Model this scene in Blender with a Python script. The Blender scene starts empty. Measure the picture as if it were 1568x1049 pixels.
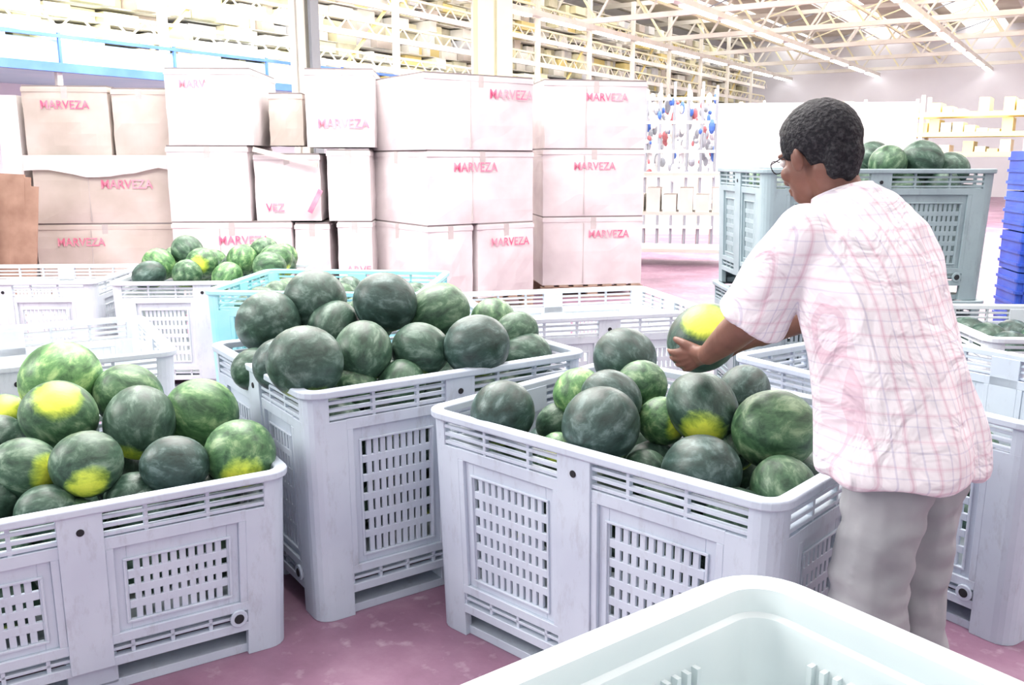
import bpy, bmesh, math, random, time
from mathutils import Vector, Matrix, noise
random.seed(7)
R=math.radians
scn=bpy.context.scene
COL=scn.collection

# ---------------------------------------------------------------- materials
def newmat(name):
    m=bpy.data.materials.new(name); m.use_nodes=True
    nt=m.node_tree; b=nt.nodes["Principled BSDF"]
    return m,nt,b
def plain(name,c1,c2=None,rough=.5,scale=6,bump=0.0,detail=4,spec=.4,metal=0,lo=.35,hi=.65):
    m,nt,b=newmat(name)
    tc=nt.nodes.new("ShaderNodeTexCoord")
    n=nt.nodes.new("ShaderNodeTexNoise"); n.inputs["Scale"].default_value=scale; n.inputs["Detail"].default_value=detail
    nt.links.new(tc.outputs["Object"],n.inputs["Vector"])
    r=nt.nodes.new("ShaderNodeValToRGB")
    c2=c2 or tuple(x*.85 for x in c1)
    r.color_ramp.elements[0].position=lo; r.color_ramp.elements[1].position=hi
    r.color_ramp.elements[0].color=(*c1,1); r.color_ramp.elements[1].color=(*c2,1)
    nt.links.new(n.outputs["Fac"],r.inputs["Fac"]); nt.links.new(r.outputs["Color"],b.inputs["Base Color"])
    b.inputs["Roughness"].default_value=rough
    b.inputs["Specular IOR Level"].default_value=spec
    b.inputs["Metallic"].default_value=metal
    if bump:
        bp=nt.nodes.new("ShaderNodeBump"); bp.inputs["Strength"].default_value=bump; bp.inputs["Distance"].default_value=.02
        nt.links.new(n.outputs["Fac"],bp.inputs["Height"]); nt.links.new(bp.outputs["Normal"],b.inputs["Normal"])
    return m
def emis(name,c,s):
    m,nt,b=newmat(name)
    b.inputs["Emission Color"].default_value=(*c,1); b.inputs["Emission Strength"].default_value=s
    b.inputs["Base Color"].default_value=(*c,1)
    return m
def grimy(name,c1,c2,dirt,rough=.45):
    m,nt,b=newmat(name); N=nt.nodes.new; L=nt.links.new
    tc=N("ShaderNodeTexCoord")
    n=N("ShaderNodeTexNoise"); n.inputs["Scale"].default_value=4; n.inputs["Detail"].default_value=4; L(tc.outputs["Object"],n.inputs["Vector"])
    r=N("ShaderNodeValToRGB"); e=r.color_ramp.elements; e[0].position=.35; e[1].position=.65; e[0].color=(*c1,1); e[1].color=(*c2,1); L(n.outputs["Fac"],r.inputs["Fac"])
    mp=N("ShaderNodeMapping"); mp.inputs["Scale"].default_value=(9,9,3); L(tc.outputs["Object"],mp.inputs["Vector"])
    n2=N("ShaderNodeTexNoise"); n2.inputs["Scale"].default_value=2.2; n2.inputs["Detail"].default_value=9; n2.inputs["Roughness"].default_value=.75; L(mp.outputs[0],n2.inputs["Vector"])
    r2=N("ShaderNodeValToRGB"); e=r2.color_ramp.elements; e[0].position=.54; e[1].position=.80; e[0].color=(0,0,0,1); e[1].color=(.75,.75,.75,1); L(n2.outputs["Fac"],r2.inputs["Fac"])
    mx=N("ShaderNodeMix"); mx.data_type='RGBA'; L(r2.outputs["Color"],mx.inputs[0]); L(r.outputs["Color"],mx.inputs[6]); mx.inputs[7].default_value=(*dirt,1)
    L(mx.outputs[2],b.inputs["Base Color"]); b.inputs["Roughness"].default_value=rough
    return m

M_bin=grimy("bin_plastic",(.54,.61,.70),(.48,.54,.64),(.30,.31,.36))
M_binW=grimy("bin_plastic_pale",(.68,.72,.76),(.58,.63,.68),(.40,.42,.45))
M_binG=grimy("bin_plastic_grey",(.30,.38,.41),(.24,.31,.34),(.16,.19,.21),.5)
M_binC=plain("bin_plastic_cyan",(.28,.66,.72),(.42,.74,.77),.4,4)
M_tub=plain("tub_plastic_white",(.62,.69,.70),(.56,.64,.66),.4,3)
M_blue=plain("crate_plastic_blue",(.03,.08,.50),(.05,.13,.60),.4,5)
M_dark=plain("near_black",(.02,.02,.025),None,.8)
M_box=plain("carton_white",(.74,.69,.69),(.60,.54,.55),.7,2.2,.15)
M_box2=plain("carton_tan",(.48,.42,.37),(.60,.53,.49),.75,2.2,.15)
M_boxL=plain("carton_bright",(.86,.82,.81),(.76,.71,.71),.7,2.2,.15)
M_brown=plain("cardboard_brown",(.42,.27,.20),(.30,.18,.13),.8,5,.2)
M_tape=plain("carton_tape",(.54,.49,.48),None,.4)
M_seam=plain("carton_seam",(.24,.21,.21),None,.8)
M_red=plain("print_red",(.66,.10,.22),(.80,.40,.48),.6,5)
M_wood=plain("pallet_wood",(.45,.33,.25),(.3,.2,.15),.8,8)
M_cream=plain("paint_cream",(.86,.82,.58),(.80,.75,.50),.5,1.5)
M_steel=plain("paint_white_steel",(.86,.84,.78),(.76,.73,.65),.5,1.5)
M_steelg=plain("paint_grey_steel",(.30,.32,.36),None,.5,1.5)
M_yel=plain("paint_yellow",(.85,.70,.28),(.78,.64,.28),.5,2)
M_bluep=plain("paint_blue",(.04,.11,.42),(.07,.16,.48),.5,2)
M_cyanp=plain("panel_light_blue",(.42,.64,.72),(.52,.70,.76),.5,1)
M_wall=plain("wall_paint",(.84,.84,.88),(.78,.78,.83),.7,.5)
M_ceil=plain("ceiling_sheet",(.74,.70,.58),(.56,.51,.40),.6,.7)
M_roofglow=emis("added_roof_glow",(1,.99,.96),2.6)  # emissive roof strips, added to brighten the hall
M_tube=emis("fluorescent_glow",(1,1,.97),5)
M_skin=plain("skin_brown",(.20,.094,.068),(.15,.068,.050),.45,12,.05)
M_hair=plain("hair_dark",(.010,.010,.014),(.05,.05,.056),.65,110,.5,spec=.2,lo=.45,hi=.75)
M_eye=plain("eye_white",(.8,.78,.75),None,.2)
M_shoe=plain("shoe_leather",(.05,.04,.035),None,.5)
M_pants=plain("trouser_cloth",(.36,.37,.39),(.27,.28,.30),.85,5,.5)

def floor_mat():
    m,nt,b=newmat("painted_floor")
    tc=nt.nodes.new("ShaderNodeTexCoord")
    n=nt.nodes.new("ShaderNodeTexNoise"); n.inputs["Scale"].default_value=1.6; n.inputs["Detail"].default_value=8; n.inputs["Roughness"].default_value=.65
    nt.links.new(tc.outputs["Object"],n.inputs["Vector"])
    r=nt.nodes.new("ShaderNodeValToRGB")
    e=r.color_ramp.elements
    e[0].position=.3; e[0].color=(.17,.085,.14,1); e[1].position=.72; e[1].color=(.40,.26,.345,1)
    x=e.new(.5); x.color=(.27,.145,.22,1)
    nt.links.new(n.outputs["Fac"],r.inputs["Fac"])
    n2=nt.nodes.new("ShaderNodeTexNoise"); n2.inputs["Scale"].default_value=14; n2.inputs["Detail"].default_value=6
    nt.links.new(tc.outputs["Object"],n2.inputs["Vector"])
    r2=nt.nodes.new("ShaderNodeValToRGB"); r2.color_ramp.elements[0].position=.58; r2.color_ramp.elements[1].position=.8
    nt.links.new(n2.outputs["Fac"],r2.inputs["Fac"])
    mx=nt.nodes.new("ShaderNodeMix"); mx.data_type='RGBA'
    nt.links.new(r2.outputs["Color"],mx.inputs[0]); nt.links.new(r.outputs["Color"],mx.inputs[6]); mx.inputs[7].default_value=(.46,.35,.42,1)
    nt.links.new(mx.outputs[2],b.inputs["Base Color"]); b.inputs["Roughness"].default_value=.45
    return m
M_floor=floor_mat()

def melon_mat():
    m,nt,b=newmat("watermelon_rind")
    N=nt.nodes.new; L=nt.links.new
    a=N("ShaderNodeAttribute"); a.attribute_name="lp"
    t=N("ShaderNodeAttribute"); t.attribute_name="tone"
    p=N("ShaderNodeAttribute"); p.attribute_name="patch"
    n=N("ShaderNodeTexNoise"); n.inputs["Scale"].default_value=2.8; n.inputs["Detail"].default_value=8; n.inputs["Roughness"].default_value=.66; n.inputs["Distortion"].default_value=.4
    L(a.outputs["Vector"],n.inputs["Vector"])
    n2=N("ShaderNodeTexNoise"); n2.inputs["Scale"].default_value=14; n2.inputs["Detail"].default_value=4
    L(a.outputs["Vector"],n2.inputs["Vector"])
    an=N("ShaderNodeAttribute"); an.attribute_name="ang"
    ad=N("ShaderNodeMath"); ad.operation='MULTIPLY_ADD'; L(n.outputs["Fac"],ad.inputs[0]); ad.inputs[1].default_value=.95; 
    sm=N("ShaderNodeMath"); sm.operation='MULTIPLY'; L(an.outputs["Fac"],sm.inputs[0]); sm.inputs[1].default_value=.08
    L(sm.outputs[0],ad.inputs[2])
    r=N("ShaderNodeValToRGB"); e=r.color_ramp.elements
    e[0].position=.30; e[0].color=(.012,.027,.022,1); e[1].position=.70; e[1].color=(.16,.23,.22,1)
    x=e.new(.50); x.color=(.036,.072,.062,1)
    L(ad.outputs[0],r.inputs["Fac"])
    rl=N("ShaderNodeValToRGB"); e=rl.color_ramp.elements
    e[0].position=.34; e[0].color=(.03,.10,.03,1); e[1].position=.64; e[1].color=(.38,.56,.22,1)
    x=e.new(.5); x.color=(.12,.28,.09,1)
    L(ad.outputs[0],rl.inputs["Fac"])
    mx=N("ShaderNodeMix"); mx.data_type='RGBA'; L(t.outputs["Fac"],mx.inputs[0]); L(r.outputs["Color"],mx.inputs[6]); L(rl.outputs["Color"],mx.inputs[7])
    pa=N("ShaderNodeMath"); pa.operation='MULTIPLY_ADD'; L(n.outputs["Fac"],pa.inputs[0]); pa.inputs[1].default_value=.35; L(p.outputs["Fac"],pa.inputs[2])
    pr=N("ShaderNodeValToRGB"); e=pr.color_ramp.elements; e[0].position=.18; e[1].position=.36
    L(pa.outputs[0],pr.inputs["Fac"])
    yc=N("ShaderNodeValToRGB"); e=yc.color_ramp.elements; e[0].position=.20; e[0].color=(.28,.50,.02,1); e[1].position=.42; e[1].color=(.82,.86,.10,1)
    L(pa.outputs[0],yc.inputs["Fac"])
    m2=N("ShaderNodeMix"); m2.data_type='RGBA'; L(pr.outputs["Color"],m2.inputs[0]); L(mx.outputs[2],m2.inputs[6]); L(yc.outputs["Color"],m2.inputs[7])
    L(m2.outputs[2],b.inputs["Base Color"])
    b.inputs["Roughness"].default_value=.42; b.inputs["Specular IOR Level"].default_value=.45
    bp=N("ShaderNodeBump"); bp.inputs["Strength"].default_value=.10; bp.inputs["Distance"].default_value=.008
    L(n2.outputs["Fac"],bp.inputs["Height"]); L(bp.outputs["Normal"],b.inputs["Normal"])
    return m
M_melon=melon_mat()

def plaid_mat():
    m,nt,b=newmat("plaid_shirt_cloth")
    N=nt.nodes.new; L=nt.links.new
    tc=N("ShaderNodeTexCoord"); s=N("ShaderNodeSeparateXYZ"); 
    nz=N("ShaderNodeTexNoise"); nz.inputs["Scale"].default_value=5; nz.inputs["Detail"].default_value=3
    L(tc.outputs["Object"],nz.inputs["Vector"])
    L(tc.outputs["Object"],s.inputs[0])
    def line(src,period,width,off=0.,wob=.02):
        w=N("ShaderNodeMath"); w.operation='MULTIPLY_ADD'; L(nz.outputs["Fac"],w.inputs[0]); w.inputs[1].default_value=wob; L(src,w.inputs[2])
        a=N("ShaderNodeMath"); a.operation='ADD'; L(w.outputs[0],a.inputs[0]); a.inputs[1].default_value=off+10*period
        d=N("ShaderNodeMath"); d.operation='MODULO'; L(a.outputs[0],d.inputs[0]); d.inputs[1].default_value=period
        c=N("ShaderNodeMath"); c.operation='LESS_THAN'; L(d.outputs[0],c.inputs[0]); c.inputs[1].default_value=width
        return c.outputs[0]
    pk=(.58,.32,.42,1); lv=(.42,.40,.56,1)
    lines=[(line(s.outputs[2],.056,.010),pk,.16),(line(s.outputs[2],.056,.0035,.02),lv,.30),
           (line(s.outputs[0],.044,.009),pk,.22),(line(s.outputs[0],.044,.003,.018),lv,.40),
           (line(s.outputs[2],.056,.003,-.004),pk,.25),(line(s.outputs[0],.044,.003,-.003),pk,.36)]
    prev=None
    for o,c,f in lines:
        mu=N("ShaderNodeMath"); mu.operation='MULTIPLY'; L(o,mu.inputs[0]); mu.inputs[1].default_value=f
        mx=N("ShaderNodeMix"); mx.data_type='RGBA'; L(mu.outputs[0],mx.inputs[0])
        if prev is None: mx.inputs[6].default_value=(.79,.745,.78,1)
        else: L(prev,mx.inputs[6])
        mx.inputs[7].default_value=c; prev=mx.outputs[2]
    L(prev,b.inputs["Base Color"]); b.inputs["Roughness"].default_value=.85; b.inputs["Specular IOR Level"].default_value=.15
    n3=N("ShaderNodeTexNoise"); n3.inputs["Scale"].default_value=8; n3.inputs["Detail"].default_value=3; n3.inputs["Distortion"].default_value=1.2
    L(tc.outputs["Object"],n3.inputs["Vector"])
    bp=N("ShaderNodeBump"); bp.inputs["Strength"].default_value=.8; bp.inputs["Distance"].default_value=.04
    L(n3.outputs["Fac"],bp.inputs["Height"]); L(bp.outputs["Normal"],b.inputs["Normal"])
    return m
M_shirt=plaid_mat()

# ---------------------------------------------------------------- mesh builder
_unit={}
def unit_sphere(u,v):
    if (u,v) in _unit: return _unit[(u,v)]
    vs=[(0,0,1)];fs=[]
    for j in range(1,v):
        th=math.pi*j/v
        for i in range(u):
            ph=2*math.pi*i/u
            vs.append((math.sin(th)*math.cos(ph),math.sin(th)*math.sin(ph),math.cos(th)))
    vs.append((0,0,-1)); last=len(vs)-1
    for i in range(u): fs.append((0,1+i,1+(i+1)%u))
    for j in range(v-2):
        for i in range(u):
            a=1+j*u+i; b=1+j*u+(i+1)%u
            fs.append((a,a+u,b+u,b))
    for i in range(u): fs.append((last,1+(v-2)*u+(i+1)%u,1+(v-2)*u+i))
    _unit[(u,v)]=(vs,fs); return vs,fs
class MB:
    def __init__(s): s.v=[]; s.f=[]; s.m=[]; s.mats=[]
    def mi(s,mat):
        if mat not in s.mats: s.mats.append(mat)
        return s.mats.index(mat)
    def add(s,vs,fs,mat,M=None):
        o=len(s.v); k=s.mi(mat)
        if M is not None: s.v.extend([M@Vector(v) for v in vs])
        else: s.v.extend([Vector(v) for v in vs])
        for f in fs: s.f.append([o+i for i in f]); s.m.append(k)
    def box(s,a,b,mat,M=None):
        x0,y0,z0=a; x1,y1,z1=b
        vs=[(x0,y0,z0),(x1,y0,z0),(x1,y1,z0),(x0,y1,z0),(x0,y0,z1),(x1,y0,z1),(x1,y1,z1),(x0,y1,z1)]
        s.add(vs,[(0,3,2,1),(4,5,6,7),(0,1,5,4),(1,2,6,5),(2,3,7,6),(3,0,4,7)],mat,M)
    def prism(s,poly,z0,z1,mat,M=None):
        n=len(poly)
        vs=[(x,y,z0) for x,y in poly]+[(x,y,z1) for x,y in poly]
        fs=[tuple(range(n))[::-1],tuple(range(n,2*n))]+[(i,(i+1)%n,n+(i+1)%n,n+i) for i in range(n)]
        s.add(vs,fs,mat,M)
    def beam(s,p,q,w,h,mat):
        p=Vector(p); q=Vector(q); d=q-p; l=d.length
        z=d.normalized(); up=Vector((0,0,1)) if abs(z.z)<.95 else Vector((0,1,0))
        x=z.cross(up).normalized(); y=x.cross(z)
        M=Matrix(((x.x,y.x,z.x,p.x),(x.y,y.y,z.y,p.y),(x.z,y.z,z.z,p.z),(0,0,0,1)))
        s.box((-w/2,-h/2,0),(w/2,h/2,l),mat,M)
    def cyl(s,p,q,r,mat,n=12):
        p=Vector(p); q=Vector(q); d=q-p; z=d.normalized(); up=Vector((0,0,1)) if abs(z.z)<.95 else Vector((0,1,0))
        x=z.cross(up).normalized(); y=x.cross(z)
        vs=[p+(x*math.cos(2*math.pi*i/n)+y*math.sin(2*math.pi*i/n))*r for i in range(n)]
        vs+=[v+d for v in vs]
        fs=[tuple(range(n))[::-1],tuple(range(n,2*n))]+[(i,(i+1)%n,n+(i+1)%n,n+i) for i in range(n)]
        s.add(vs,fs,mat)
    def ell(s,c,r,mat=None,M=None,u=16,v=10):
        if not hasattr(r,'__len__'): r=(r,r,r)
        us,fs=unit_sphere(u,v)
        s.add([(c[0]+r[0]*a,c[1]+r[1]*b,c[2]+r[2]*d) for a,b,d in us],fs,mat,M)
    def chain(s,pts,rad,mat=None,M=None,step=.3):
        for k in range(len(pts)-1):
            p=Vector(pts[k]); q=Vector(pts[k+1]); l=(q-p).length
            n=max(2,int(l/(step*min(rad[k],rad[k+1])))+1)
            for i in range(n+1):
                t=i/n; s.ell(p.lerp(q,t),rad[k]*(1-t)+rad[k+1]*t,mat,M,12,8)
    def loft(s,rings,mat,M=None,caps=True):
        n=len(rings[0]); vs=[v for r in rings for v in r]; fs=[]
        for j in range(len(rings)-1):
            for i in range(n):
                fs.append((j*n+i,j*n+(i+1)%n,(j+1)*n+(i+1)%n,(j+1)*n+i))
        if caps: fs.append(tuple(range(n))[::-1]); fs.append(tuple(range((len(rings)-1)*n,len(rings)*n)))
        s.add(vs,fs,mat,M)
    def mesh(s,name):
        me=bpy.data.meshes.new(name); me.from_pydata([tuple(v) for v in s.v],[],s.f)
        for m in s.mats: me.materials.append(m)
        me.polygons.foreach_set("material_index",s.m); me.update()
        bm=bmesh.new(); bm.from_mesh(me); bmesh.ops.recalc_face_normals(bm,faces=bm.faces); bm.to_mesh(me); bm.free()
        return me
    def obj(s,name,loc=(0,0,0),rz=0,parent=None,smooth=False):
        return place(s.mesh(name),name,loc,rz,parent,smooth)
def place(me,name,loc=(0,0,0),rz=0,parent=None,smooth=False):
    o=bpy.data.objects.new(name,me); COL.objects.link(o); o.location=loc; o.rotation_euler=(0,0,rz)
    if parent: o.parent=parent
    if smooth and me: me.polygons.foreach_set("use_smooth",[True]*len(me.polygons))
    return o
def empty(name,loc=(0,0,0),rz=0):
    o=bpy.data.objects.new(name,None); COL.objects.link(o); o.location=loc; o.rotation_euler=(0,0,rz); o.empty_display_size=.2; return o
def remeshed(mb,name,voxel,mat,smooth_it=4,disp=None):
    me=mb.mesh(name+"_src"); o=bpy.data.objects.new("tmp",me); COL.objects.link(o)
    md=o.modifiers.new("r",'REMESH'); md.mode='VOXEL'; md.voxel_size=voxel
    if smooth_it:
        sm=o.modifiers.new("s",'SMOOTH'); sm.iterations=smooth_it; sm.factor=.5
    dg=bpy.context.evaluated_depsgraph_get(); dg.update()
    me2=bpy.data.meshes.new_from_object(o.evaluated_get(dg)); me2.name=name
    bpy.data.objects.remove(o)
    if disp:
        nn=[(v.co.copy(),v.normal.copy()) for v in me2.vertices]
        for v,(c,n) in zip(me2.vertices,nn):
            v.co=c+n*disp(c)
    me2.materials.clear(); me2.materials.append(mat)
    me2.polygons.foreach_set("use_smooth",[True]*len(me2.polygons))
    return me2

# ---------------------------------------------------------------- the man
MANLOC=(.955,2.05,0)
man=empty("man",MANLOC,R(36.9))
HM=Matrix.Translation((-.020,.300,1.568))@Matrix.Rotation(R(-6),4,'Z')@Matrix.Rotation(R(-18),4,'X')
body=MB()
def hp(p): return HM@Vector(p)
body.ell((0,-.012,.025),(.074,.094,.082),None,HM,24,16)
body.ell((0,.030,-.035),(.058,.062,.084),None,HM,24,16)
body.ell((0,.048,-.088),(.040,.038,.032),None,HM,16,12)
body.chain([(0,.090,.0),(0,.100,-.03),(0,.103,-.042)],[.009,.011,.014],None,HM)
for sx in (-1,1):
    body.ell((sx*.013,.095,-.045),(.008,.010,.008),None,HM)
    body.ell((sx*.026,.078,.016),(.024,.014,.010),None,HM)
    body.ell((sx*.040,.062,-.035),(.022,.022,.022),None,HM)
    body.ell((sx*.078,-.002,-.018),(.009,.019,.032),None,HM)
    body.ell((sx*.085,-.010,-.010),(.006,.010,.021),None,HM)
body.ell((0,.090,-.070),(.022,.010,.006),None,HM)
body.ell((0,.088,-.081),(.020,.011,.007),None,HM)
body.chain([tuple(hp((0,-.025,-.05))),(-.005,.245,1.48),(0,.215,1.42)],[.060,.058,.065])
body.chain([(0,.20,1.37),(0,.13,1.2),(0,.05,.95)],[.07,.07,.06])
MC=Vector((-.02,.64,1.045)); MR=.098
sh={-1:(-.175,.21,1.385),1:(.175,.21,1.385)}
el={-1:(-.215,.335,1.155),1:(.235,.36,1.165)}
wr={-1:(-.130,.525,1.030),1:(.108,.535,1.05)}
for sx in (-1,1):
    body.chain([(sx*.08,.20,1.37),sh[sx],el[sx]],[.05,.045,.046])
    mid=Vector(el[sx]).lerp(Vector(wr[sx]),.35)
    body.chain([el[sx],tuple(mid),wr[sx]],[.046,.044,.029])
    u0=(Vector(wr[sx])-MC).normalized()
    d=Vector((sx*.35,.75,-.55)); d=(d-u0*d.dot(u0)).normalized()
    s=u0.cross(d).normalized()
    if s.z<0: s=-s
    def S(a,b,rr_):
        ang=a/(MR+.012)
        v=(u0*math.cos(ang)+d*math.sin(ang))+s*(b/(MR+.012))
        return tuple(MC+v.normalized()*(MR+rr_))
    fb=[.030,.010,-.010,-.030]; fl=[.066,.074,.070,.055]; fr=[.0088,.0092,.0088,.0078]
    for b,l,r in zip(fb,fl,fr):
        body.chain([wr[sx],S(.035,b*.55,.014),S(.085,b*.95,.012)],[.025,.016,.0125])
        body.chain([S(.085,b*.95,.012),S(.085+l*.45,b*1.14,.012),S(.085+l*.78,b*1.24,.008),S(.085+l,b*1.28,.004)],[.0118,r,r*.95,r*.8])
    body.chain([S(.025,.014,.016),S(.045,.045,.015),S(.066,.066,.012),S(.085,.078,.006)],[.017,.0125,.0105,.0088])
me=remeshed(body,"body",.0042,M_skin,3)
place(me,"body",parent=man)
e=MB()
for sx in (-1,1):
    e.ell((sx*.028,.083,.0),.011,M_eye,HM); e.ell((sx*.028,.0915,.0),.005,M_hair,HM)
e.obj("eyes",parent=man,smooth=True)
g=MB()
for sx in (-1,1):
    pts=[Vector((sx*.031+.023*math.cos(a),.110-.006*abs(math.cos(a)),-.004+.017*math.sin(a))) for a in [2*math.pi*i/14 for i in range(15)]]
    for p,q in zip(pts,pts[1:]): g.cyl(HM@p,HM@q,.0014,M_dark,6)
    g.cyl(HM@Vector((sx*.054,.104,.002)),HM@Vector((sx*.084,.0,.004)),.0016,M_dark,6)
g.cyl(HM@Vector((-.008,.108,.0)),HM@Vector((.008,.108,.0)),.0014,M_dark,6)
g.obj("glasses",parent=man)
hr=MB()
for j in range(0,26):
    th=math.pi*j/25*.86
    for i in range(36):
        ph=2*math.pi*i/36
        u=Vector((math.sin(th)*math.cos(ph),math.sin(th)*math.sin(ph),math.cos(th)))
        p=Vector((u.x*.074,u.y*.093-.014,u.z*.083+.028))
        if p.y>.035 and p.z<.065-.25*max(0,p.y-.06): continue
        if p.y>-.02 and p.z<.000 and p.y<.035: continue
        if abs(p.x)>.05 and p.z<-.03 and p.y>-.05: continue
        hr.ell(p,.018 if p.z>0 else .013,None,HM,8,6)
hr.chain([(0,-.09,-.02),(0,-.075,-.07)],[.03,.026],None,HM)
hr.chain([(-.035,-.078,-.02),(-.03,-.065,-.065)],[.028,.022],None,HM); hr.chain([(.035,-.078,-.02),(.03,-.065,-.065)],[.028,.022],None,HM)
me=remeshed(hr,"hair",.005,M_hair,5,lambda c: .0014*noise.noise(c*90)+.002*noise.noise(c*25))
place(me,"hair",parent=man)
def ringE(c,rx,ry,z,n=28,tilt=0,pw=2.3,cx=0):
    out=[]
    for i in range(n):
        a=2*math.pi*i/n; ca,sa=math.cos(a),math.sin(a)
        x=rx*math.copysign(abs(ca)**(2/pw),ca); y=ry*math.copysign(abs(sa)**(2/pw),sa)
        out.append((cx+x,c+y,z+tilt*y))
    return out
sb=MB()
sb.loft([ringE(.005,.202,.165,.83,tilt=.0,cx=-.03),ringE(.005,.205,.168,.85,tilt=.0,cx=-.03),ringE(.013,.198,.165,.92,cx=-.03),ringE(.034,.192,.160,1.00,cx=-.03),ringE(.066,.192,.152,1.09,tilt=-.1,cx=-.025),ringE(.106,.200,.144,1.19,tilt=-.2,cx=-.015),ringE(.145,.208,.132,1.29,tilt=-.3,cx=-.005),ringE(.176,.206,.118,1.36,tilt=-.35),ringE(.198,.17,.10,1.405,tilt=-.4),ringE(.214,.115,.082,1.44,tilt=-.4),ringE(.228,.075,.068,1.465,tilt=-.4)],None)
for sx in (-1,1):
    p0=Vector((sx*.10,.20,1.37)); p1=Vector(sh[sx]); p2=Vector(el[sx]); d=(p2-p1)
    sb.chain([tuple(p0),tuple(p1+Vector((0,0,-.01))),tuple(p1+d*.45)],[.076,.078,.078])
    t=d.normalized(); x=t.cross(Vector((0,1,0))).normalized(); y=x.cross(t); rings=[]
    for f_,r_ in ((.15,.074),(.4,.079),(.7,.083),(.92,.088),(.99,.088)):
        p=p1+d*f_
        rings.append([tuple(p+x*r_*math.cos(2*math.pi*i/20)+y*r_*.95*math.sin(2*math.pi*i/20)) for i in range(20)])
    sb.loft(rings,None)
def folds(c):
    w=min(1,max(.2,(1.35-c.z)*2.2))
    a=math.atan2(c.y-.06,c.x+.02)
    f=.008*w*math.sin(a*8+c.z*5+2*noise.noise(c*3))
    f+=.012*noise.noise(Vector((c.x*7+c.z*3,c.y*7,c.z*2.2)))
    f+=.007*noise.noise(Vector((c.x*13,c.y*13,c.z*9-c.x*8)))
    return f+.003
me=remeshed(sb,"shirt",.0085,M_shirt,12,folds)
place(me,"shirt",parent=man)
cb=MB(); rg=[]
for (rx,ry,z,c) in ((.082,.078,1.435,.222),(.070,.068,1.475,.236),(.064,.062,1.473,.236),(.072,.070,1.435,.224)):
    rg.append([(x,y,z2-(y-c)*.4) for x,y,z2 in ringE(c,rx,ry,z,24)])
rg.append(rg[0]); cb.loft(rg,M_shirt,None,False)
cb.obj("collar",parent=man,smooth=True)
tb=MB()
tb.ell((-.02,.01,.86),(.140,.105,.11),None,None,20,14)
for sx in (-1,1):
    tb.chain([(sx*.080-.012,.0,.80),(sx*.10,.02,.50),(sx*.105,-.02,.07)],[.102,.090,.080])
me=remeshed(tb,"trousers",.009,M_pants,6,lambda c:.012*noise.noise(Vector((c.x*9,c.y*9,c.z*5)))+.010*noise.noise(Vector((c.x*14,c.y*14,c.z*22)))+.003*math.sin(c.z*60+c.x*20)*max(0,1-c.z*2))
place(me,"trousers",parent=man)
sbm=MB()
for sx in (-1,1):
    sbm.chain([(sx*.105,-.05,.045),(sx*.11,.06,.042),(sx*.115,.15,.035)],[.042,.045,.035])
    sbm.box((sx*.108-.045,-.09,0),(sx*.108+.052,.185,.022),None)
me=remeshed(sbm,"shoes",.008,M_shoe,4); place(me,"shoes",parent=man)
Mw=Matrix.Translation(MANLOC)@Matrix.Rotation(R(36.9),4,'Z')

# ---------------------------------------------------------------- carton helpers
_txt={}
def text_mesh(body_):
    if body_ in _txt: return _txt[body_]
    cu=bpy.data.curves.new("t",'FONT'); cu.body=body_; cu.align_x='CENTER'; cu.align_y='CENTER'; cu.size=1; cu.resolution_u=2; cu.offset=.012
    o=bpy.data.objects.new("t",cu); COL.objects.link(o); dg=bpy.context.evaluated_depsgraph_get(); dg.update()
    me=bpy.data.meshes.new_from_object(o.evaluated_get(dg)); bpy.data.objects.remove(o)
    _txt[body_]=([tuple(v.co) for v in me.vertices],[tuple(p.vertices) for p in me.polygons]); return _txt[body_]
def put_text(mb,s,x,y,z,size,rz=0,M=None):
    vs,fs=text_mesh(s)
    T=Matrix.Translation((x,y,z))@Matrix.Rotation(rz,4,'Z')@Matrix.Rotation(R(90),4,'X')@Matrix.Diagonal((size*.9,size,size,1))
    if M: T=M@T
    mb.add(vs,fs,M_red,T)
def carton(mb,x0,x1,y0,y1,z0,z1,mat,txt=None,side=False,jit=.015):
    a=random.uniform(-.015,.015); cx,cy=(x0+x1)/2+random.uniform(-.008,.008),(y0+y1)/2
    M=Matrix.Translation((cx,cy,z0))@Matrix.Rotation(a,4,'Z')
    hx,hy,hh=(x1-x0)/2-.016,(y1-y0)/2-.014,z1-z0-.016
    n=6; rings=[]
    nrm=((0,-1),(1,0),(0,1),(-1,0))
    for k in range(n+1):
        z=hh*k/n; bl=.022*math.sin(math.pi*k/n)
        ring=[]
        for q,(ax,ay,bx,by) in enumerate(((-1,-1,1,-1),(1,-1,1,1),(1,1,-1,1),(-1,1,-1,-1))):
            for i in range(6):
                t=i/6; px=ax+(bx-ax)*t; py=ay+(by-ay)*t; b=bl*math.sin(math.pi*t)
                nx,ny=nrm[q]
                ring.append((px*hx+nx*b+random.uniform(-.004,.004),py*hy+ny*(b+random.uniform(-.003,.003)),z))
        rings.append(ring)
    mb.loft(rings,mat,M)
    mb.box((-hx+.004,-hy+.004,hh),(hx-.004,hy-.004,hh+.016),M_seam,M)
    mb.box((-hx-.006,-hy-.008,hh*.985-.04),(hx+.006,hy+.006,hh*.985),mat,M)
    mb.box((-.03,-hy-.011,hh-.13),(.03,-hy-.004,hh+.002),M_tape,M)
    mb.box((-hx-.010,-.035,hh-.16),(-hx-.004,.035,hh+.002),M_tape,M)
    if hx>.5: mb.box((-hx*.2-.004,-hy-.023,.02),(-hx*.2+.002,-hy-.0,hh-.06),M_tape,M)
    if txt:
        s,tx,tz,sz=txt
        put_text(mb,s,tx*hx,-hy-.030,tz*hh,sz,0,M)
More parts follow.
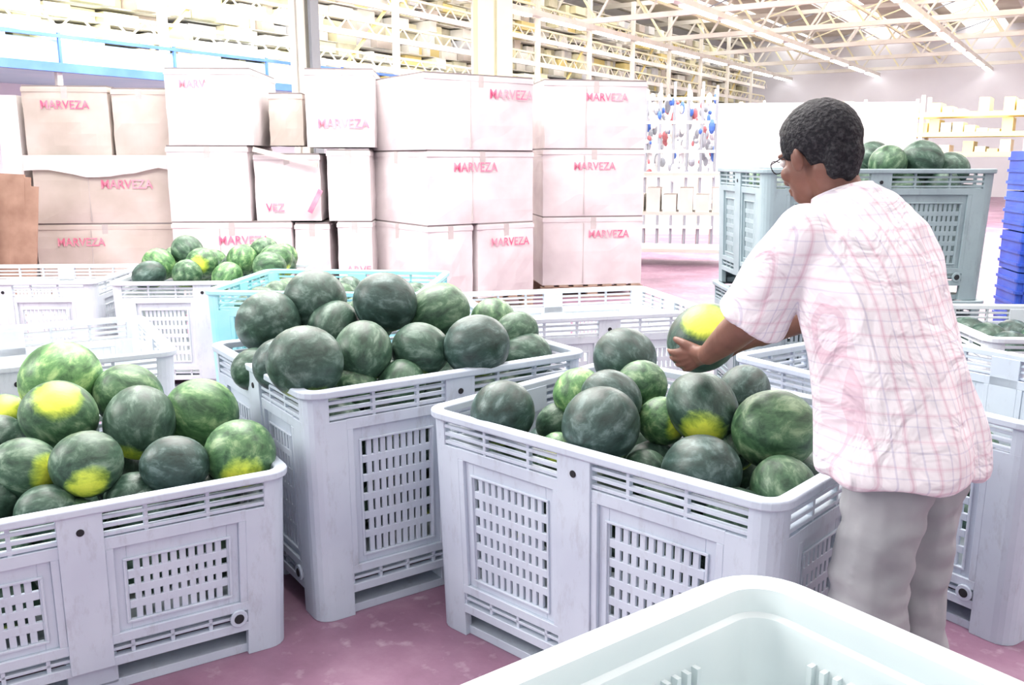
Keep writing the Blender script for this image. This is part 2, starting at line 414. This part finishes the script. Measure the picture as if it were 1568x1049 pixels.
def pallet(mb,x0,x1,y0,y1):
    for y in (y0+.06,(y0+y1)/2,y1-.06): mb.box((x0,y-.05,.0),(x1,y+.05,.02),M_wood); mb.box((x0,y-.05,.1),(x1,y+.05,.122),M_wood)
    for x in (x0+.07,(x0+x1)/2,x1-.07):
        for y in (y0+.06,(y0+y1)/2,y1-.06): mb.box((x-.06,y-.05,.02),(x+.06,y+.05,.1),M_wood)
    n=7
    for i in range(n):
        x=x0+(x1-x0)*(i+.5)/n; mb.box((x-.055,y0,.122),(x+.055,y1,.142),M_wood)
T="MARVEZA"
mb=MB(); pallet(mb,-.72,.72,-.6,.6)
carton(mb,-.72,.72,-.6,.6,.145,.90,M_box2,(T,-.35,.75,.12)); carton(mb,-.70,.72,-.6,.6,.90,1.58,M_box2,(T,.35,.60,.13))
carton(mb,-.72,.15,-.6,.6,1.58,2.30,M_box2,(T,.0,.74,.12)); carton(mb,.16,.74,-.6,.6,1.58,2.28,M_box2)
vs=[];fs=[]
for i in range(13):
    x=-.74+1.46*i/12
    vs.append((x,-.645,1.60)); vs.append((x,-.650,1.46-.08*math.sin(math.pi*i/12)**2+random.uniform(-.02,.02)))
for i in range(12): fs.append((2*i,2*i+1,2*i+3,2*i+2))
mb.add(vs,fs,M_box)
mb.box((-.98,-.55,.145),(-.78,.5,2.2),M_boxL)
mb.obj("stacked_cartons",(-4.35,10.1,0),R(6))
mb=MB(); pallet(mb,-.95,.95,-.6,.6)
carton(mb,-.95,.30,-.6,.6,.145,.93,M_box,(T,.2,.76,.13)); carton(mb,.31,.70,-.55,.6,.145,.91,M_box); carton(mb,.76,1.15,-.6,.6,.145,.93,M_box,("ARVE",.2,.35,.12))
carton(mb,-.95,-.10,-.6,.6,.93,1.70,M_box); carton(mb,-.08,.62,-.56,.6,.93,1.62,M_box,("VEZ",-.4,.2,.12)); carton(mb,.68,1.15,-.6,.6,.93,1.66,M_box)
carton(mb,-.90,-.02,-.6,.6,1.70,2.46,M_box,("MARV",-.35,.8,.11)); carton(mb,.04,.42,-.3,.6,1.70,2.24,M_box2); carton(mb,.48,1.2,-.6,.6,1.68,2.46,M_box,(T,.1,.3,.13))
mb.beam((-.05,-.63,1.66),(.60,-.63,1.50),.015,.05,M_box2); mb.beam((.50,-.64,1.02),(.62,-.64,1.25),.015,.05,M_red)
mb.obj("stacked_cartons",(-2.62,9.95,0),R(3))
mb=MB(); pallet(mb,-.65,.65,-.65,.65)
carton(mb,-.65,-.10,-.65,.65,.145,.92,M_box); carton(mb,-.08,.65,-.65,.65,.145,.92,M_box,(T,.1,.75,.12))
carton(mb,-.65,.65,-.65,.65,.92,1.65,M_box,(T,-.15,.78,.13)); carton(mb,-.66,.64,-.66,.64,1.65,2.38,M_box,(T,.55,.76,.13))
mb.obj("stacked_cartons",(-.66,9.75,0),R(34))
mb=MB(); pallet(mb,-.6,.6,-.65,.65)
carton(mb,-.6,.6,-.65,.65,.145,.93,M_box,(T,.3,.75,.12)); carton(mb,-.6,.6,-.65,.65,.93,1.68,M_box,(T,0,.75,.12)); carton(mb,-.6,.6,-.65,.65,1.68,2.42,M_box,(T,.2,.76,.12))
mb.obj("stacked_cartons",(.82,10.9,0),R(10))
mb=MB()
for i in range(9):
    x=i*.04; hgt=1.25+random.uniform(0,.2)
    mb.beam((x,0+random.uniform(-.05,.05),0),(x+.10+random.uniform(-.03,.03),.05,hgt),.5,.018,M_brown)
for i in range(12):
    x=-.45+i*.055; mb.beam((x,-.30,0),(x+.10,-.22,.85+random.random()*.5),.03,.16,M_brown)
mb.obj("cardboard_bundle",(-5.30,8.8,0),R(0))

# ---------------------------------------------------------------- bins
def rr(L,W,r,off=0,n=5):
    pts=[]
    hx=L/2+off; hy=W/2+off; r=max(.004,r+off)
    for cx,cy,a0 in ((hx-r,hy-r,0),(-hx+r,hy-r,90),(-hx+r,-hy+r,180),(hx-r,-hy+r,270)):
        for i in range(n+1):
            a=R(a0+90*i/n); pts.append((cx+r*math.cos(a),cy+r*math.sin(a)))
    return pts
def ring_profile(mb,L,W,r,prof,mat,n=5):
    rings=[[(x,y,z) for x,y in rr(L,W,r,o,n)] for o,z in prof]
    rings.append(rings[0]); mb.loft(rings,mat,None,False)
def bin_mesh(name,L,W,h,mat,panels="vent"):
    mb=MB(); rad=.06
    ring_profile(mb,L,W,rad,[(.010,h-.026),(.014,h-.022),(.014,h-.004),(.010,h),(-.024,h),(-.028,h-.004),(-.028,h-.026)],mat)
    cw=.135
    for sx,sy in ((1,1),(-1,1),(-1,-1),(1,-1)):
        arc=[]
        for i in range(6):
            a=R(90*i/5); arc.append((L/2-rad+rad*math.cos(a),W/2-rad+rad*math.sin(a)))
        poly=arc+[(L/2-cw,W/2),(L/2-cw,W/2-.03),(L/2-.055,W/2-.035),(L/2-.035,W/2-.055),(L/2-.03,W/2-cw),(L/2,W/2-cw)]
        mb.prism([(x*sx,y*sy) for x,y in poly],0,h-.11,mat)
        poly2=arc+[(L/2-.075,W/2),(L/2-.075,W/2-.025),(L/2-.05,W/2-.03),(L/2-.03,W/2-.05),(L/2-.025,W/2-.075),(L/2,W/2-.075)]
        mb.prism([(x*sx,y*sy) for x,y in poly2],h-.112,h-.02,mat)
    for k in range(4):
        S=L if k%2==0 else W; D=W if k%2==0 else L
        Mx=Matrix.Rotation(R(90*k),4,'Z')@Matrix.Translation((0,-D/2,0))
        B=lambda s0,s1,n0,n1,z0,z1,m=mat: mb.box((s0,n0,z0),(s1,n1,z1),m,Mx)
        e=S/2-.07; st=.06
        for z in (h-.052,h-.078,h-.104): B(-e,e,.003,.022,z,z+.011)
        nd=6
        for i in range(nd+1):
            s=-e+2*e*i/nd; B(s-.006,s+.006,.004,.022,h-.11,h-.02)
        c=S/2-cw
        B(-c-.002,c+.002,.0,.03,h-.145,h-.108)
        B(-st,st,-.006,.03,.09,h-.022)
        mb.cyl(Mx@Vector((0,-.009,h-.075)),Mx@Vector((0,-.004,h-.075)),.011,M_dark)  # solid dark disc, a round hole's shade put into its colour
        B(-c-.002,c+.002,.0,.03,.085,.115); B(-c-.002,c+.002,.0,.03,.155,.185)
        B(-c-.002,c+.002,.006,.024,.130,.140)
        for i in range(9):
            s=-c+2*c*i/8; B(s-.006,s+.006,.006,.024,.11,.16)
        for sg in (-1,1):
            a0,a1=(st,c) if sg>0 else (-c,-st)
            za,zb=.185,h-.145
            B(a0,a0+.022,.0,.03,za,zb); B(a1-.022,a1,.0,.03,za,zb)
            i0,i1=a0+.022,a1-.022
            v0,v1=i0+.035,i1-.035; w0,w1=za+.03,zb-.05
            B(i0,v0,.012,.026,za,zb); B(v1,i1,.012,.026,za,zb)
            B(v0,v1,.012,.026,za,w0); B(v0,v1,.012,.026,w1,zb)
            n=max(4,int((v1-v0)/.026)); p=(v1-v0)/n
            for i in range(1,n): B(v0+p*i-.0092,v0+p*i+.0092,.013,.024,w0,w1)
            r=6 if h>.7 else 4; q=(w1-w0)/r
            for i in range(1,r): B(v0,v1,.0125,.025,w0+q*i-.013,w0+q*i+.013)
            B(v0-.012,v1+.012,.006,.013,w1,w1+.008); B(v0-.012,v1+.012,.006,.013,w0-.008,w0)
            B(v0-.012,v0-.004,.006,.013,w0,w1); B(v1+.004,v1+.012,.006,.013,w0,w1)
        mb.cyl(Mx@Vector((c-.03,-.008,.135)),Mx@Vector((c-.03,.002,.135)),.028,mat,16)
        mb.cyl(Mx@Vector((c-.03,-.010,.135)),Mx@Vector((c-.03,-.007,.135)),.016,M_dark,16)  # near-black disc painted in as the shaded hollow of the boss
    mb.box((-L/2+.03,-W/2+.03,.12),(L/2-.03,W/2-.03,.14),mat)
    for y in (-W/2+.07,0,W/2-.07):
        mb.box((-L/2+.04,y-.05,0),(L/2-.04,y+.05,.03),mat)
        mb.box((-.07,y-.05,.02),(.07,y+.05,.12),mat)
    for v in mb.v:
        k=1-.035*(1-v.z/h); v.x*=k; v.y*=k
    return mb.mesh(name)
def add_bin(me,c,ang,z=0,name="plastic_pallet_bin"):
    o=place(me,name,(c[0],c[1],z),R(ang))
    bv=o.modifiers.new("bevel",'BEVEL'); bv.width=.0025; bv.segments=1; bv.limit_method='ANGLE'
    return o
m_main=bin_mesh("pallet_bin_large",1.23,1.0,.76,M_bin)
m_low=bin_mesh("pallet_bin_low",1.2,1.0,.60,M_bin)
m_pale=bin_mesh("pallet_bin_pale",1.2,1.0,.76,M_binW)
m_grey=bin_mesh("pallet_bin_grey",1.34,1.0,.75,M_binG)
m_cyan=bin_mesh("pallet_bin_cyan",1.2,1.0,.85,M_binC)
m_b=bin_mesh("pallet_bin_tall",1.15,1.0,.82,M_bin)
BC=((.515,2.765),-43); BB=((-.470,3.505),34.8); BA=((-1.478,2.785),31.9)
add_bin(m_main,*BC); add_bin(m_b,*BB); add_bin(m_low,*BA)
add_bin(m_pale,(-2.20,3.86),30)
add_bin(m_pale,(-2.10,6.42),4); add_bin(m_pale,(-3.42,6.42),3)
add_bin(m_cyan,(-1.05,5.32),-5)
add_bin(m_pale,(.38,5.08),15)
add_bin(m_main,(1.675,3.40),-56.5)
add_bin(m_pale,(2.80,4.45),-4)
add_bin(m_grey,(2.06,5.62),2); add_bin(m_grey,(2.06,5.62),2,.752)

# ---------------------------------------------------------------- watermelons
def melon_pile(name,items,low=()):
    vs=[];fs=[];lp=[];tone=[];patch=[];ang=[]
    cam=Vector((0,0,1.55))
    allit=[(it,28,18) for it in items]+[(it,16,10) for it in low]
    for it,U,V in allit:
        x,y,z,r,tn,pt=it
        c=Vector((x,y,z)); el_=random.uniform(1.0,1.14)
        q=Matrix.Rotation(random.uniform(0,6.28),3,'Z')@Matrix.Rotation(random.uniform(.9,1.57),3,'X')
        off=Vector((random.random()*20,random.random()*20,random.random()*20))
        k=random.choice((8,9,10))
        th=.76
        if pt==0:
            pd=Vector((random.gauss(0,1),random.gauss(0,1),-3)).normalized()
        else:
            td=(cam-c).normalized()
            side=Vector((td.y,-td.x,0)).normalized()
            if pt==1: pd=(td+Vector((0,0,-.75))).normalized()
            elif pt==2: pd=(td+Vector((0,0,.9))).normalized(); th=.70
            elif pt==3: pd=(td+side*(-.9)+Vector((0,0,-.3))).normalized()
            else: pd=(td+side*(.2)+Vector((0,0,-.1))).normalized()
        us,ff=unit_sphere(U,V); o=len(vs)
        for u in us:
            w=q@Vector((u[0]*r*.98,u[1]*r*.98,u[2]*r*el_))
            w*=1+.02*noise.noise(Vector(u)*1.3+off)
            vs.append(tuple(c+w)); lp.extend((u[0]+off.x,u[1]+off.y,u[2]*.6+off.z)); tone.append(tn)
            patch.append(w.normalized().dot(pd)-th)
            ang.append(math.sin(math.atan2(u[1],u[0])*k)*math.hypot(u[0],u[1]))
        fs.extend([tuple(o+i for i in f) for f in ff])
    me=bpy.data.meshes.new(name); me.from_pydata(vs,[],fs)
    A=me.attributes.new("lp",'FLOAT_VECTOR','POINT'); A.data.foreach_set("vector",lp)
    for nm,l in (("tone",tone),("patch",patch),("ang",ang)):
        A=me.attributes.new(nm,'FLOAT','POINT'); A.data.foreach_set("value",l)
    me.materials.append(M_melon); me.update()
    bm=bmesh.new(); bm.from_mesh(me); bmesh.ops.recalc_face_normals(bm,faces=bm.faces); bm.to_mesh(me); bm.free()
    return place(me,name,smooth=True)
def filler(center,angd,L,W,z,r=.095,jit=.02,tone=.15,drop=0):
    out=[]; a=R(angd); nx=int((L-.12)/(2*r)); ny=int((W-.12)/(2*r))
    for i in range(nx):
        for j in range(ny):
            x=-L/2+.06+(L-.12)*(i+.5)/nx+random.uniform(-jit,jit)*.5; y=-W/2+.06+(W-.12)*(j+.5)/ny+random.uniform(-jit,jit)*.5
            out.append((center[0]+x*math.cos(a)-y*math.sin(a),center[1]+x*math.sin(a)+y*math.cos(a),z+random.uniform(-jit,jit),r*random.uniform(.92,1.02),random.random()*tone,0))
    return out
C=[(-.03,2.76,.76,.105,0,0),(.40,3.10,.86,.112,0,0),(.22,2.84,.80,.088,.8,0),(.43,2.88,.82,.085,.4,0),(.26,2.52,.79,.116,0,0),(.31,2.71,.82,.090,0,0),(.47,2.70,.75,.078,.6,3),(.58,2.64,.81,.108,.05,1),(.765,2.51,.78,.120,.40,0),(.53,2.39,.69,.110,0,0),(.74,2.31,.67,.092,.3,0),(.39,2.48,.66,.068,.15,0),(.14,2.62,.68,.058,.6,4),(.78,2.92,.79,.088,0,0),(.15,2.84,.70,.07,.2,0),(.67,2.60,.70,.074,.2,0),(.62,2.86,.78,.08,.3,0)]
melon_pile("watermelon_pile",C,filler(BC[0],BC[1],1.15,.95,.58)+filler(BC[0],BC[1],1.15,.95,.40))
B=[(-.70,2.96,.88,.128,.05,0),(-.96,3.48,.92,.13,.05,0),(-.80,3.60,.99,.13,.05,0),(-.50,3.50,1.0,.12,0,0),(-.71,3.50,.90,.104,.1,0),(-.54,3.18,.87,.108,.15,0),(-.34,3.26,.86,.103,.1,0),(-.30,3.60,.94,.118,.25,0),(-.13,3.23,.88,.118,.0,0),(0.02,3.54,.87,.088,.2,0),(.06,3.48,.79,.095,.1,0),(-.40,3.15,.755,.088,.2,0),(-.56,3.12,.755,.08,.3,0),(-.83,3.14,.83,.10,.0,0),(-.97,3.28,.78,.082,.1,0),(-.30,3.86,.92,.11,.8,4),(-.62,3.84,.87,.11,.2,0),(-.08,3.74,.88,.10,.4,0)]
melon_pile("watermelon_pile",B,filler(BB[0],BB[1],1.1,.95,.66)+filler(BB[0],BB[1],1.1,.95,.48)+filler(BB[0],BB[1],1.1,.95,.30))
A=[(-1.61,3.11,.78,.14,.95,0),(-1.50,2.86,.72,.118,.35,2),(-1.50,2.62,.62,.10,.2,3),(-1.30,2.61,.64,.105,.15,1),(-1.26,2.92,.68,.12,.1,0),(-1.38,3.12,.72,.115,.45,0),(-1.10,3.06,.67,.128,.6,0),(-1.05,2.66,.62,.094,0,0),(-.88,2.77,.62,.114,.55,1),(-1.82,3.10,.64,.09,.7,2),(-1.74,2.90,.62,.09,.1,0),(-1.38,2.50,.53,.083,.1,0),(-1.18,2.64,.52,.08,.1,0),(-1.57,2.55,.55,.085,.1,0)]
melon_pile("watermelon_pile",A,filler(BA[0],BA[1],1.15,.95,.46)+filler(BA[0],BA[1],1.15,.95,.28))
F=[(-2.3,6.35,.92,.11,.2,0),(-2.45,6.2,.84,.11,.8,0),(-2.15,6.2,.85,.11,.5,4),(-1.9,6.3,.86,.11,.7,0),(-1.65,6.25,.87,.11,.6,0),(-1.78,6.45,.9,.11,.4,0)]
melon_pile("watermelon_pile",F,filler((-2.1,6.42),4,1.2,1.0,.80,.11,.04,.9))
melon_pile("watermelon_pile",[],filler((-1.05,5.32),-5,1.15,.95,.72,.10,.02,.5))
melon_pile("watermelon_pile",[(2.42,5.4,1.55,.12,.1,0),(2.2,5.35,1.53,.11,.3,0),(2.62,5.45,1.50,.10,.1,0),(2.25,5.7,1.56,.11,.1,0),(1.95,5.45,1.52,.11,.1,0)],filler((2.06,5.62),2,1.25,.95,1.38,.11,.02,.3))
melon_pile("watermelon_pile",[],filler((2.8,4.45),-4,1.15,.95,.62,.11,.03,.2))
melon_pile("watermelon_pile",[],filler((1.675,3.40),-56.5,1.15,.95,.36,.10,.03,.3))
mc=Mw@MC
melon_pile("watermelon",[(mc.x,mc.y,mc.z,MR,.05,2)])

# ---------------------------------------------------------------- near white tub
mb=MB(); L,W,h=1.2,1.0,.76
ring_profile(mb,L,W,.11,[(.0,h-.06),(.022,h-.055),(.026,h-.03),(.022,h-.008),(.010,h),(-.022,h),(-.034,h-.006),(-.038,h-.02),(-.040,h-.05),(-.052,h-.056),(-.056,h-.07),(-.070,.12),(-.040,.12),(-.03,h-.08)],M_tub,8)
mb.prism(rr(L,W,.11,-.045,8),.10,.125,M_tub)
for k in range(4):
    S=L if k%2==0 else W; D=W if k%2==0 else L
    Mx=Matrix.Rotation(R(90*k),4,'Z')@Matrix.Translation((0,-D/2,0))
    for g_ in (-1,1):
        for i in range(6):
            s=g_*(S*.25)+(i-2.5)*.026
            mb.box((s-.005,.055,.2),(s+.005,.072,h-.10),M_tub,Mx)
    mb.box((-.05,-.006,.05),(.05,.04,h-.05),M_tub,Mx)
    for s in (-S/2+.12,0,S/2-.12): mb.box((s-.07,.03,0),(s+.07,.12,.11),M_tub,Mx)
o=mb.obj("white_plastic_tub",(.30,.89,0),R(36.9),smooth=True)
o.modifiers.new("e",'EDGE_SPLIT').split_angle=R(40)

# blue crates at the right
mb=MB()
for k in range(6):
    z=k*.27
    ring_profile(mb,.6,.42,.03,[(.0,z),(.0,z+.26),(-.02,z+.26),(-.02,z)],M_blue,3)
    for zz in (z+.04,z+.12,z+.20):
        ring_profile(mb,.6,.42,.03,[(.0,zz),(.012,zz),(.012,zz+.02),(.0,zz+.02)],M_blue,3)
    for i in range(9):
        s=-.26+i*.065
        mb.box((s-.006,-.222,z+.02),(s+.006,-.21,z+.24),M_blue); mb.box((s-.006,.21,z+.02),(s+.006,.222,z+.24),M_blue)
    mb.box((-.29,-.2,z+.005),(.29,.2,z+.02),M_blue)
mb.obj("blue_crate_stack",(3.74,6.15,0),R(-10))

# ---------------------------------------------------------------- hall (rotated)
HR=R(-33)
def hobj(mb,name,smooth=False): return mb.obj(name,(0,0,0),HR,None,smooth)
m=MB(); m.box((-16,-8,-.1),(16,44,0),M_floor); hobj(m,"floor")
m=MB(); m.box((-16.2,-8,0),(-16,44,7.2),M_wall); hobj(m,"wall_left")
m=MB(); m.box((16,-8,0),(16.2,44,7.2),M_wall); hobj(m,"wall_right")
m=MB(); m.box((-16,44,0),(16,44.2,7.2),M_wall); 
hobj(m,"wall_far")
m=MB()
x=-16
while x<16:
    m.box((x,-8,7.1),(min(16,x+2.4),44,7.2),M_ceil)
    m.box((x+2.4,-8,7.12),(min(16,x+4),44,7.18),M_roofglow); x+=4  # added glow strips between the roof sheets
hobj(m,"ceiling")
m=MB()
for k in range(9):
    a=5+k*4.8
    m.beam((-16,a,5.5),(16,a,5.5),.12,.14,M_steel); m.beam((-16,a,6.7),(16,a,6.7),.12,.14,M_steel)
    n=20
    for i in range(n):
        x0=-16+32*i/n; x1=x0+32/n
        m.beam((x0,a,5.5),((x0+x1)/2,a,6.7),.06,.06,M_steel); m.beam(((x0+x1)/2,a,6.7),(x1,a,5.5),.06,.06,M_cream)
for i in range(11):
    b=-15+i*3
    m.beam((b,-6,6.9),(b,44,6.9),.10,.18,M_steel)
for b in (-12.9,-9,-4.5,0):
    m.beam((b,2,5.3),(b,44,5.3),.22,.14,M_steel)
    for k in range(14):
        a=4+k*2.9; m.box((b-.08,a,5.18),(b+.08,a+2.2,5.23),M_tube)
for b in (-11,-6.5,-2):
    m.beam((b,2,5.9),(b,44,5.9),.07,.07,M_cream)
    for k in range(20): m.beam((b,3+2*k,5.9),(b+2.2,4+2*k,6.8),.04,.04,M_steelg if k%3==0 else M_cream)
hobj(m,"roof_truss")
def Icol(m,x,y,w,d,h,mat):
    m.box((x-w/2,y-d/2,0),(x+w/2,y-d/2+.03,h),mat); m.box((x-w/2,y+d/2-.03,0),(x+w/2,y+d/2,h),mat); m.box((x-.02,y-d/2,0),(x+.02,y+d/2,h),mat)
    m.box((x-w/2-.1,y-d/2-.1,0),(x+w/2+.1,y+d/2+.1,.03),mat)
m=MB(); Icol(m,0,0,.44,.40,5.4,M_cream); m.obj("steel_column",(-.25,12.0,0),R(12))
m=MB(); Icol(m,0,0,.26,.26,5.4,M_steel); m.box((.14,-.05,0),(.19,.10,5.4),M_steelg); m.obj("steel_column",(-2.75,12.4,0),R(-33))
M_ol=plain("goods_olive",(.50,.48,.34),(.66,.62,.48),.8,3)
M_gw=plain("goods_white",(.90,.88,.84),(.80,.78,.72),.8,3)
M_gr=plain("goods_grey",(.60,.61,.65),(.72,.72,.72),.8,3)
M_rd=plain("goods_red",(.5,.16,.18),None,.6)
m=MB()
m.box((-16,4,2.85),(-13.25,40,2.95),M_cyanp); m.beam((-13.2,4,2.9),(-13.2,40,2.9),.10,.13,M_bluep)
m.beam((-13.2,4,3.35),(-13.2,40,3.35),.05,.05,M_bluep)
m.box((-13.30,4,2.97),(-13.27,15,3.30),M_cyanp)
for k in range(19): m.beam((-13.2,4+2*k,2.9),(-13.2,4+2*k,3.4),.04,.04,M_bluep); m.beam((-13.3,4+2*k,0),(-13.3,4+2*k,2.9),.08,.08,M_steel)
for z in (3.5,4.15,4.8,5.4):
    m.beam((-13.5,4,z),(-13.5,42,z),.08,.12,M_steel); m.beam((-13.5,4,z+.28),(-13.5,42,z+.28),.05,.05,M_cream)
    for k in range(64):
        a=4+.6*k; m.beam((-13.5,a,z),(-13.5,a+.3,z+.28),.025,.025,M_cream); m.beam((-13.5,a+.3,z+.28),(-13.5,a+.6,z),.025,.025,M_steel)
for k in range(13):
    m.beam((-13.45,4+3.0*k,2.95),(-13.45,4+3.0*k,6.6),.12,.12,M_steel)
for k in range(8):
    a=5+4.5*k; m.beam((-13.6,a,3.0),(-13.6,a+2.5,5.4),.05,.05,M_yel)
z=2.97
for lev in range(12):
    a=4.1
    while a<41:
        w=random.uniform(.12,.7)
        m.box((-15.3,a,z),(-14.0-random.random()*.5,a+w,z+random.uniform(.17,.26)),random.choice((M_ol,M_ol,M_gw,M_gw,M_gw,M_cream,M_cream,M_gr,M_yel,M_box2)))
        a+=w+random.uniform(0,.05)
    m.box((-15.4,4,z+.255),(-14.2,42,z+.27),M_gw)
    z+=.27
hobj(m,"storage_mezzanine")
m=MB()
for z in (1.7,2.2,2.7):
    m.beam((-9,26,z),(8,26,z),.1,.12,M_yel); m.beam((-9,27,z),(8,27,z),.1,.12,M_yel)
    for i in range(60):
        if random.random()<.8: m.box((-9+i*.28,26.05,z+.06),(-9+i*.28+.24,26.95,z+random.uniform(.12,.42)),random.choice((M_yel,M_yel,M_cream,M_gw,M_ol)))
for i in range(8):
    for a in (26,27): m.beam((-9+i*2.43,a,0),(-9+i*2.43,a,3.2),.09,.09,M_steel)
hobj(m,"pallet_rack")
def item_rack(name,X,Y,w,rz,z0=1.3,z1=2.8):  # rack of posts and shelves with scattered coloured items
    m=MB()
    for i in range(7):
        x=-w/2+w*i/6; m.cyl((x,0,0),(x,0,z1+random.uniform(-.2,.1)),.025,M_steelg,8); m.cyl((x,.6,0),(x,.6,z1),.025,M_steel,8)
    for z in (.35,.8,1.25): m.box((-w/2,-.05,z),(w/2,.65,z+.05),M_gw)
    for z in (1.7,2.2,2.6): m.beam((-w/2,0,z),(w/2,0,z),.05,.05,M_steel)
    for i in range(190):
        x=random.uniform(-w/2,w/2); z=random.uniform(z0,z1-.15); s=random.uniform(.02,.06)
        m.ell((x,random.uniform(-.05,.5),z),(s,s,s*random.uniform(1,3)),random.choice((M_bluep,M_gr,M_gr,M_rd,M_gw,M_steelg,M_steelg)),None,8,6)
    return m.obj(name,(X,Y,0),rz)
item_rack("display_rack",2.85,16.2,1.45,R(-10))
item_rack("display_rack",6.1,20,1.6,R(-20),1.5,2.7)
m=MB()
for x in (-.7,.7):
    for y in (0,.8): m.beam((x,y,0),(x,y,1.35),.05,.05,M_steel)
for z in (.2,.75,1.32): m.box((-.75,-.05,z),(.75,.85,z+.05),M_steel)
for i in range(6): m.box((-.7+i*.24,0,.8),(-.5+i*.24,.7,1.05+.1*(i%2)),M_gw)
m.obj("packing_table",(2.45,13.4,0),R(-12))
# free-standing white partition behind the display racks
m=MB()
for i in range(6):
    m.box((-3+i,0,0),(-2.04+i,.06,2.7),M_wall); m.box((-2.04+i,-.02,0),(-2+i,.08,2.75),M_steel)
m.obj("partition_screen",(5.2,19.0,0),R(-8))

# ---------------------------------------------------------------- light
w=bpy.data.worlds.new("World"); scn.world=w; w.use_nodes=True
bg=w.node_tree.nodes["Background"]; bg.inputs[0].default_value=(.88,.95,1,1); bg.inputs[1].default_value=.95
def area(name,loc,sx,sy,p,rot=(0,0,0),c=(1,.98,.95)):  # rectangular fill lights, added to brighten the scene
    l=bpy.data.lights.new(name,'AREA'); l.shape='RECTANGLE'; l.size=sx; l.size_y=sy; l.energy=p; l.color=c
    o=bpy.data.objects.new(name,l); COL.objects.link(o); o.location=loc; o.rotation_euler=rot
area("added_fill_light",(-1.2,5.0,5.1),3.5,3,440)  # added overhead fill for the bins
area("added_fill_light",(3.5,4,5.1),3,3,130)
area("added_fill_light",(-6.5,2.5,4.4),3,3,370,(0,R(-55),0))  # added side fill, angled to brighten left-hand faces
area("added_fill_light",(-2.2,9.0,5.1),6,2,420,(R(-20),0,0))
area("added_fill_light",(10,22,5.1),12,10,2300)  # added fill brightening the far hall
area("added_fill_light",(4.5,15,5.1),5,4,700)
area("added_fill_light",(-3,13.5,5.1),8,2,1300,(R(60),0,R(20)))  # added fill aimed at the mezzanine goods
# ---------------------------------------------------------------- camera
cd=bpy.data.cameras.new("camera"); cam=bpy.data.objects.new("camera",cd); COL.objects.link(cam)
cam.location=(0,0,1.55); cam.rotation_euler=(R(90-11.5),0,0); cd.sensor_width=36; cd.lens=1400/1600*36; cd.clip_end=200
scn.camera=cam
scn.view_settings.view_transform='Standard'
scn.view_settings.exposure=.08
